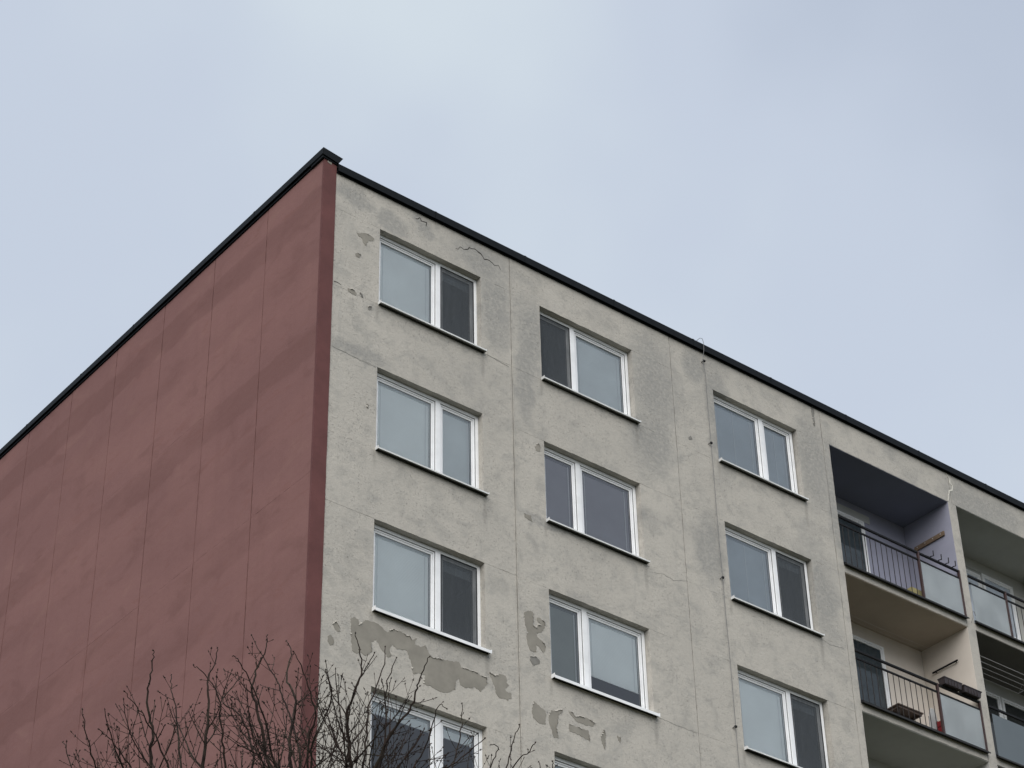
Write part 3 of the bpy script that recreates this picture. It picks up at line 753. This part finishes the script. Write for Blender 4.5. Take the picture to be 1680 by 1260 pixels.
# loggias -----------------------------------------------------------
LD = 1.17
ZC = [25.46, 22.68, 19.90, 17.12]
def loggia(x0, x1, k, wall, ceil, mirror, panel_mat, full_sheet=False, rails=True):
    zc = ZC[k]; zf = ZC[k+1] + 0.155
    tz = zc
    # ceiling, back wall, side walls
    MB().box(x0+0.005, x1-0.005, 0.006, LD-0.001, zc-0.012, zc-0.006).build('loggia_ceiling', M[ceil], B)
    MB().box(x0+0.004, x1-0.004, LD, LD+0.15, zf, zc-0.005).build('back_wall', M[wall], B)
    MB().box(x1-0.004, x1+0.0045, 0.004, LD-0.002, zf, zc-0.013).build('side_wall', M[wall], B)
    MB().box(x0-0.0045, x0+0.004, 0.004, LD-0.002, zf, zc-0.013).build('side_wall', M[wall], B)
    if k == 0: MB().box(x0, x1, TH+.002, LD+0.2, zc+0.008, 26.11).build('roof_slab', M['bare'], B)
    # floor slab with drip sheet
    s = MB().prism_xz(slab(x0+0.002, x1-0.002, ZC[k+1]+0.007, zf-0.002, 0.004), 0.004, LD-0.003).build('floor_slab', M['plaster'], B)
    MB().prism_yz([(0.05, zf+0.012), (-0.075, zf+0.004), (-0.080, zf+0.0), (-0.080, zf-0.030), (-0.074, zf-0.030), (-0.070, zf-0.008), (0.05, zf-0.001)], x0+0.004, x1-0.004).build('drip_sheet', M['drip'], s)
    if not rails: return zf
    # railing
    yr = -0.012
    zt_, zm, zb = zf+1.045, zf+0.885, zf+0.055
    rail = MB().box(x0+0.006, x1-0.006, yr-0.020, yr+0.022, zt_-0.042, zt_).build('railing', M['rail'], B)
    bevel(rail, 0.006)
    bevel(MB().box(x0+0.006, x1-0.006, yr-0.013, yr+0.015, zm-0.034, zm).build('mid_rail', M['rail'], rail), 0.004)
    bevel(MB().box(x0+0.006, x1-0.006, yr-0.013, yr+0.015, zb-0.030, zb).build('bottom_rail', M['rail'], rail), 0.004)
    xp = (x0 + 1.05) if mirror else (x1 - 1.15)
    ends = ((xp-0.02, xp+0.02),) if mirror else ((xp-0.02, xp+0.02), (x1-0.045, x1-0.010))
    for a, b in ends:
        bevel(MB().box(a, b, yr-0.026, yr+0.024, zf+0.013, zt_-0.002).build('post', M['post'], rail), 0.004)
    if full_sheet:
        MB().box(x0+0.03, x1-0.03, yr-0.028, yr-0.022, zf+0.03, zm-0.01).build('infill_sheet', M[panel_mat], rail)
    else:
        pa, pb = ((x0+0.05, xp-0.024) if mirror else (xp+0.024, x1-0.05))
        MB().box(pa, pb, yr-0.004, yr+0.004, zb+0.002, zm-0.036).build('glass_panel', M[panel_mat], rail)
        ba, bb = ((xp, x1) if mirror else (x0, xp))
        me = cached('bar', lambda: MB().tube([(0, 0, zb-0.01-zf), (0, 0, zm-0.02-zf)], 0.0075, 6), 'bar', M['bar'])
        n = int((bb-ba)/0.143)
        for i in range(1, n+1):
            xx = (ba + 0.143*i) if mirror else (bb - 0.143*i - 0.02)
            if ba+0.05 < xx < bb-0.05: obj('bar', me, rail, (xx + rnd.uniform(-.003, .003), yr, zf))
    return zf
def opening(name, x0, x1, z0, z1, inner, curtain=None, cover=1.0):
    """door or window in a loggia back wall: frame, pane, curtain"""
    y = LD
    d = ringbox(MB(), x0, x1, z0, z1, 0.045, y-0.045, y-0.001).build(name, M['pvc'], B); bevel(d, 0.005)
    s = MB(); ringbox(s, x0+0.047, x1-0.047, z0+0.047, z1-0.047, 0.032, y-0.032, y-0.0012)
    bevel(s.build('sash', M['pvc'], d), 0.005)
    gx0, gx1, gz0, gz1 = x0+0.078, x1-0.078, z0+0.078, z1-0.078
    MB().quad((gx0, y-0.018, gz0), (gx1, y-0.018, gz0), (gx1, y-0.018, gz1), (gx0, y-0.018, gz1)).build('pane', M['glass_dim'], d, recalc=False)
    MB().quad((gx0, y-0.002, gz0), (gx1, y-0.002, gz0), (gx1, y-0.002, gz1), (gx0, y-0.002, gz1)).build('dark_interior', M[inner], d)
    if curtain:
        n = 26; v = []; mb = MB(); zb_ = gz0 + (gz1-gz0)*(1-cover)
        for i in range(n):
            xa = gx0 + (gx1-gx0)*i/n; xb = gx0 + (gx1-gx0)*(i+1)/n
            ya = y-0.008 + 0.004*math.sin(i*1.9); yb = y-0.008 + 0.004*math.sin((i+1)*1.9)
            mb.quad((xa, ya, zb_), (xb, yb, zb_), (xb, yb, gz1), (xa, ya, gz1))
        mb.build('curtain', M[curtain], d, recalc=False)
    return d
A0, A1 = 11.200, 14.440
B0, B1 = 14.670, 17.995
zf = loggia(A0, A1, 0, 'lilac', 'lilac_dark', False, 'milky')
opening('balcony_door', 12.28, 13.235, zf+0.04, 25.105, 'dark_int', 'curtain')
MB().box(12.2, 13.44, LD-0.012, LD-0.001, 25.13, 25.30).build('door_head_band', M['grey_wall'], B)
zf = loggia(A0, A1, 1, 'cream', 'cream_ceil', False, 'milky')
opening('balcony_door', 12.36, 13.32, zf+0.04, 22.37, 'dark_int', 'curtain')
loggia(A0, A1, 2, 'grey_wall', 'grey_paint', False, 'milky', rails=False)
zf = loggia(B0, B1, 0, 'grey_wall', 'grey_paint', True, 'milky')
opening('balcony_door', 15.62, 16.56, zf+0.04, 25.12, 'dark_int', 'net', 0.6)
opening('loggia_window', 16.62, 17.55, 23.9, 25.19, 'room', 'net', 1.0)
MB().box(15.5, 17.62, LD-0.012, LD-0.001, 25.21, 25.285).build('door_head_band', M['grey_wall'], B)
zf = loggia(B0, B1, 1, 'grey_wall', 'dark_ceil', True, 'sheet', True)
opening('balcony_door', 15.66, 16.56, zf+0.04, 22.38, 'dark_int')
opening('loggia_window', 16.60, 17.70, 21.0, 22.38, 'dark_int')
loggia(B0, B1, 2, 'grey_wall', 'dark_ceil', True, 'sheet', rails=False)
# railing hooks for flower boxes: bent steel, on the top left railing
top_rail = [o for o in B.children if o.name.startswith('railing')][0]
zr = ZC[1] + 0.155 + 1.045
for x in (13.66, 13.88, 14.08, 14.27):
    MB().tube([(x-0.03, 0.02, zr-0.02), (x-0.03, 0.02, zr+0.006), (x-0.03, -0.05, zr+0.008), (x+0.04, -0.05, zr+0.045), (x+0.045, -0.05, zr+0.16)], 0.010, 6).build('box_hook', M['rail'], top_rail)
# lines strung along the cream loggia
for i in range(4):
    y = 0.72 + 0.10*i
    MB().tube([(A0+0.01, y, 22.44), (12.8, y, 22.41), (A1-0.01, y, 22.44)], 0.0018, 4).build('clothes_line', M['line'], B)

# ---------------------------------------------------------------- things on the loggias
o = MB().box(-0.016, 0.016, -0.385, 0.385, -0.048, 0.048).build('plank', M['wood'], None, (A1-0.024, 0.565, 24.82)); bevel(o, 0.003)
tag(o, 'brown wooden plank fixed along the lilac side wall of the top loggia', 'plank')
for y in (-0.3, -0.1, 0.1, 0.3):
    MB().tube([(-0.0165, y, 0.01), (-0.022, y, 0.01)], 0.012, 8).build('screw_head', M['line'], o)
o = MB().tube([(0, -0.31, 0), (0, 0.31, 0)], 0.018, 8).build('rod', M['rail'], None, (A1-0.05, 0.62, 22.09))
tag(o, 'short black rod fixed to the cream loggia side wall above two flower boxes', 'rod')
for y in (-0.25, 0.25): MB().tube([(0, y, 0), (0.046, y, 0)], 0.010, 6).build('bracket', M['rail'], o)

def planter(x, label):
    t = empty('flower_box', (x, -0.05, ZC[2]+0.155+1.048)); tag(t, label, 'flower box', 'flower boxes on the loggia railing')
    w0, w1, d0, d1, h = 0.215, 0.235, 0.065, 0.080, 0.125
    mb = MB()
    lo = [(-w0, -d0), (w0, -d0), (w0, d0), (-w0, d0)]; hi = [(-w1, -d1), (w1, -d1), (w1, d1), (-w1, d1)]
    for i in range(4):
        j = (i+1) % 4
        mb.quad((lo[i][0], lo[i][1], 0), (lo[j][0], lo[j][1], 0), (hi[j][0], hi[j][1], h), (hi[i][0], hi[i][1], h))
    mb.quad(*[(x_, y_, 0) for x_, y_ in lo])
    mb.build('trough', M['planter'], t)
    ringbox_xy(-w1-0.008, w1+0.008, -d1-0.008, d1+0.008, 0.014, h-0.012, h+0.004).build('rim', M['planter'], t)
    MB().quad((-w1+.006, -d1+.006, h-0.02), (w1-.006, -d1+.006, h-0.02), (w1-.006, d1-.006, h-0.02), (-w1+.006, d1-.006, h-0.02)).build('soil', M['soil'], t)
    for xx in (-0.12, -0.04, 0.04, 0.12): MB().box(xx-0.006, xx+0.006, -d1-0.004, -d0-0.002, 0.01, h-0.014).build('rib', M['planter'], t)
    return t
def ringbox_xy(x0, x1, y0, y1, w, z0, z1):
    return (MB().box(x0, x0+w, y0, y1, z0, z1).box(x1-w, x1, y0, y1, z0, z1).box(x0+w, x1-w, y0, y0+w, z0, z1).box(x0+w, x1-w, y1-w, y1, z0, z1))
planter(13.62, 'dark flower box on the cream loggia railing, nearer the middle post')
planter(14.14, 'dark flower box on the cream loggia railing, nearer the concrete pier')

zf1 = ZC[2] + 0.155
# folding table: top with frame, four legs
t = empty('folding_table', (13.17, 0.70, zf1)); tag(t, 'small brown folding table behind the bars of the cream loggia', 'table')
bevel(MB().box(-0.33, 0.33, -0.15, 0.15, 0.735, 0.760).build('tabletop', M['brown'], t), 0.004)
ringbox_xy(-0.30, 0.30, -0.13, 0.13, 0.02, 0.690, 0.734).build('apron', M['brown'], t)
for sx in (-1, 1):
    for sy in (-1, 1): MB().tube([(sx*0.27, sy*0.10, 0.0), (sx*0.27, sy*0.10, 0.69)], 0.011, 6).build('leg', M['bar'], t)
# ironing board standing on end: tapered padded board, leg frame
t = empty('ironing_board', (13.71, 0.52, zf1)); tag(t, 'pale grey ironing board standing on end behind the cream loggia bars', 'ironing board')
outl = [(-0.11, 0.02), (0.11, 0.02), (0.12, 0.35), (0.11, 0.62), (0.08, 0.80), (0.035, 0.90), (-0.035, 0.90), (-0.08, 0.80), (-0.11, 0.62), (-0.12, 0.35)]
bevel(MB().prism_xz(outl, -0.018, 0.018).build('board', M['grey_cloth'], t), 0.008)
MB().tube([(-0.09, 0.04, 0.06), (-0.05, 0.05, 0.75)], 0.010, 6).build('leg', M['rail'], t)
MB().tube([(0.09, 0.04, 0.06), (0.05, 0.05, 0.75)], 0.010, 6).build('leg', M['rail'], t)
# red crate
t = empty('red_crate', (13.86, 0.40, zf1)); tag(t, 'dark red plastic crate low behind the cream loggia railing post', 'crate')
for i in range(5):
    ringbox_xy(-0.11, 0.11, -0.09, 0.09, 0.012, 0.02 + 0.125*i, 0.12 + 0.125*i).build('slat_ring', M['red_cloth'], t)
MB().box(-0.105, 0.105, -0.085, 0.085, 0.004, 0.018).build('base', M['red_cloth'], t)
for sx in (-1, 1):
    for sy in (-1, 1): MB().box(sx*0.097-0.008, sx*0.097+0.008, sy*0.077-0.008, sy*0.077+0.008, 0.0, 0.64).build('corner_post', M['red_cloth'], t)
# broom leaning on the side wall behind the milky glass
t = empty('broom', (14.20, 0.16, zf1)); tag(t, 'broom with yellow head leaning behind the milky glass of the cream loggia', 'broom')
MB().tube([(-0.02, 0.0, 0.30), (0.205, 0.06, 1.00)], 0.016, 8).build('handle', M['grey_cloth'], t)
bevel(MB().box(-0.15, 0.09, -0.04, 0.04, 0.22, 0.30).build('head', M['yellow'], t), 0.01)
MB().prism_xz([(-0.17, 0.0), (0.11, 0.0), (0.09, 0.218), (-0.15, 0.218)], -0.035, 0.035).build('bristles', M['yellow'], t)
# yellow box
t = empty('yellow_tray', (13.30, 0.22, ZC[1]+0.155)); tag(t, 'dull yellow tray low behind the bars of the top lilac loggia', 'tray')
ringbox_xy(-0.16, 0.16, -0.10, 0.10, 0.012, 0.02, 0.30).build('rim', M['yellow'], t)
MB().box(-0.15, 0.15, -0.09, 0.09, 0.0, 0.018).build('base', M['yellow'], t)
# ceiling clothes airer in the dark loggia
t = empty('clothes_airer', (15.7, 0.55, 22.68)); tag(t, 'ceiling clothes airer with pale lines in the dark loggia at the right edge', 'clothes airer')
for i in range(5):
    y = -0.28 + 0.14*i
    z = -0.30 - 0.0*i
    MB().tube([(-0.9, y, z), (1.05, y, z)], 0.0055, 6).build('line', M['line'], t)
for x in (-0.9, 1.05):
    MB().tube([(x, -0.31, -0.30), (x, 0.31, -0.30)], 0.009, 6).build('cross_bar', M['line'], t)
    MB().tube([(x, -0.28, -0.30), (x, 0, 0)], 0.003, 4).build('cord', M['line'], t); MB().tube([(x, 0.28, -0.30), (x, 0, 0)], 0.003, 4).build('cord', M['line'], t)

# lightning conductor down the facade
t = empty('lightning_conductor', (8.06, 0, 17.0)); tag(t, 'thin lightning conductor wire looping over the roof edge and down the facade', 'conductor wire')
pts = [(-0.10, 0.10, 9.36), (-0.12, -0.02, 9.37), (-0.10, -0.075, 9.40), (-0.05, -0.085, 9.41), (-0.02, -0.085, 9.33), (-0.03, -0.085, 9.15), (-0.05, -0.06, 8.95), (-0.02, -0.035, 8.90)]
z = 8.6
while z > -3: pts.append((rnd.uniform(-.012, .012), -0.035, z)); z -= 0.7
MB().tube(pts, 0.0048, 5).build('wire', M['wire'], t)
for z in (8.95, 7.155, 4.40, 1.60, -1.2):
    c_ = MB().tube([(-0.035, 0.0, z-0.02), (-0.02, -0.05, z)], 0.008, 6).build('clip_pin', M['wire'], t)
    bevel(MB().box(-0.022, 0.022, -0.056, -0.026, z-0.018, z+0.018).build('clip', M['rail'], t), 0.004)
# loose cable at the pier
o = MB().tube([(0, 0, 0), (0.01, -0.05, 0.10), (0.015, -0.06, 0.22), (0.07, -0.05, 0.24), (0.12, -0.03, 0.18)], 0.004, 5).build('loose_cable', M['wire'], None, (14.57, -0.005, 22.80))
tag(o, 'loose black cable end curling from the pier between the loggias', 'cable')

# ---------------------------------------------------------------- bare tree
tr = random.Random(5)
TB = Vector((-8.15, -11.85, 0.0))
tree = empty('bare_tree', TB); tag(tree, 'leafless tree with budding dark twigs in front of the red gable', 'tree')
def local(p): return Vector(p) - TB
FORK = Vector((0.05, 0.0, 3.1))
mb = MB()
tp = []; rr = []
for i in range(10):
    f = i/9; tp.append(Vector((0.06*math.sin(f*3), 0.05*math.sin(f*4+1)-0.042, 0)) + Vector((0, 0, 3.35*f))); rr.append(0.19*(1-f)**2*0.6 + 0.135 - 0.02*f)
mb.tube(tp, rr, 12).build('trunk', M['bark'], tree, smooth=True)
leaders = [[local(p) for p in L] for L in LEADERS]
def catmull(pts, per=4):
    out = []; n = len(pts)
    for i in range(n-1):
        p0 = pts[max(i-1, 0)]; p1 = pts[i]; p2 = pts[i+1]; p3 = pts[min(i+2, n-1)]
        for k in range(per):
            t_ = k/per; t2 = t_*t_; t3 = t2*t_
            out.append(0.5*((2*p1) + (p2-p0)*t_ + (2*p0-5*p1+4*p2-p3)*t2 + (3*p1-p0-3*p2+p3)*t3))
    out.append(pts[-1]); return out
crown = MB()
def bud(p, d, s):
    d = d.normalized()
    crown.tube([p, p+d*s*0.45, p+d*s], [s*0.15, s*0.25, s*0.03], 4)
def wiggle(d, a): return (d + Vector((tr.uniform(-a, a), tr.uniform(-a, a), tr.uniform(-a, a)))).normalized()
def side(dk, ph):
    s = dk.orthogonal().normalized(); s.rotate(Matrix.Rotation(ph, 3, dk)); return s
def twig(p, d, length, r0, level):
    """a shoot: straight internodes with a small kink at every node, opposite buds or side shoots"""
    q = p.copy(); dd = d.copy(); pts = [q.copy()]; done = 0.0; nodes = []; ph = tr.uniform(0, 3.14)
    while done < length - 0.012:
        seg = min(tr.uniform(0.045, 0.105), length - done)
        sub = 2
        for _ in range(sub):
            dd = (dd + Vector((0, 0, 0.055))).normalized(); q = q + dd*seg/sub; pts.append(q.copy())
        done += seg; nodes.append((len(pts)-1, dd.copy(), done))
        dd = wiggle(dd, 0.15)
    n = len(pts)-1
    rads = [max(r0*(1-0.6*i/n), 0.0017) for i in range(n+1)]
    crown.tube(pts, rads, 5 if r0 > 0.006 else 4, cap=False)
    for (k, dk, dn) in nodes[:-1]:
        s = side(dk, ph); ph += 1.5708 + tr.uniform(-.3, .3)
        for sg in (-1, 1):
            x = tr.random(); dir2 = (dk*0.70 + s*sg*tr.uniform(0.6, 0.95)).normalized()
            rest = length - dn
            if level < 2 and rest > 0.06 and x < (0.26, 0.13)[level]:
                twig(pts[k], dir2, min(0.55, rest*tr.uniform(0.35, 0.95)+0.02), max(rads[k]*0.70, 0.0023), level+1)
            elif level < 3 and x < 0.30: twig(pts[k], dir2, tr.uniform(0.02, 0.055), 0.0022, 3)
            elif x < 0.75: bud(pts[k] + dir2*rads[k], dir2, tr.uniform(0.007, 0.014))
    e = pts[-1]; s = side(dd, tr.uniform(0, 6.28))
    bud(e, dd, 0.015)
    for sg in (-1, 1): bud(e - dd*0.004, dd*0.75 + s*sg*0.65, 0.011)
def bez(a, b, ta, tb, n):
    out = []
    for i in range(n):
        t_ = i/n; u = 1-t_
        out.append(a*u**3 + (a+ta)*3*u*u*t_ + (b-tb)*3*u*t_*t_ + b*t_**3)
    return out
MAINS = (0, 5, 9, 12, 16, 20)
limbs = {}
for li in list(MAINS) + [k for k in range(len(leaders)) if k not in MAINS]:
    L = leaders[li]; main = li in MAINS
    P0 = L[0]; d0 = (L[1]-L[0]).normalized()
    if main:
        root = FORK + Vector((tr.uniform(-.05, .05), tr.uniform(-.05, .05), tr.uniform(-0.5, 0.15)))
        low = bez(root, P0, Vector(((P0.x-root.x)*0.5, (P0.y-root.y)*0.5, 1.2)), (d0*0.6 + Vector((0, 0, 0.4)))*1.6, 14)
    else:
        best = None
        for m_ in MAINS:
            for q in limbs[m_]:
                if P0.z - 1.5 < q.z < P0.z - 0.30:
                    sc = (q - P0).length + 0.8*abs((P0.z-q.z) - 0.7)
                    if best is None or sc < best[0]: best = (sc, q)
        root = best[1]; gap_ = (P0-root).length
        low = bez(root, P0, Vector((0, 0, gap_*0.2)) + (P0-root)*0.2, d0*gap_*0.35, 8)
    full = low + catmull(L, 5)
    tot = sum((full[i+1]-full[i]).length for i in range(len(full)-1)); top = sum((L[i+1]-L[i]).length for i in range(len(L)-1))
    thick = (0.004 + 0.0100*min(1.0, top/1.0)) if main else (0.003 + 0.0058*min(1.0, top/1.0))
    run = 0; dist = [0]
    for i in range(len(full)-1): run += (full[i+1]-full[i]).length; dist.append(run)
    rads = []
    for s_ in dist:
        rem = tot - s_
        rads.append(0.0026 + (thick-0.0026)*min(1, rem/max(top, 0.2))**0.9 + (0.035 if main else 0.006)*max(0, (rem-top)/max(tot-top, 0.1)))
    for i in range(len(low)+1, len(full)-1): full[i] = full[i] + Vector((tr.uniform(-1, 1), tr.uniform(-1, 1), tr.uniform(-1, 1)))*0.007
    limbs[li] = full
    MB().tube(full, rads, 8 if main else 6).build('limb', M['bark'], tree, smooth=True)
    e = full[-1]; dd = (full[-1]-full[-2]).normalized(); s = side(dd, 1.0)
    bud(e, dd, 0.016)
    for sg in (-1, 1): bud(e, dd*0.75+s*sg*0.65, 0.012)
    acc = tr.uniform(0.03, 0.12); ph = tr.uniform(0, 3.14)
    ext = 0.35
    start = max(0, tot - top - ext)
    while start + acc < tot - 0.04:
        s_ = start + acc
        k = min(max(i for i in range(len(dist)) if dist[i] <= s_), len(full)-2)
        pos = full[k].lerp(full[k+1], (s_-dist[k])/max(dist[k+1]-dist[k], 1e-6)); dk = (full[k+1]-full[k]).normalized()
        s = side(dk, ph); ph += 1.5708 + tr.uniform(-.4, .4)
        rem = tot - s_
        for sg in (-1, 1):
            dir2 = (dk*0.66 + s*sg*tr.uniform(0.6, 1.0)).normalized(); x = tr.random()
            if x < 0.50 and rem > 0.10:
                twig(pos, dir2, min(0.80, rem*tr.uniform(0.35, 0.85)), max(0.0025, min(0.0062, rads[k]*0.50)), 0 if rem > 0.35 else 1)
            elif x < 0.48: twig(pos, dir2, tr.uniform(0.02, 0.06), 0.0022, 3)
            elif x < 0.92: bud(pos + dir2*rads[k]*0.8, dir2, tr.uniform(0.008, 0.015))
        acc += tr.uniform(0.09, 0.18)
o = crown.build('crown', M['bark'], tree, smooth=True, recalc=False)
o['kind'] = 'stuff'
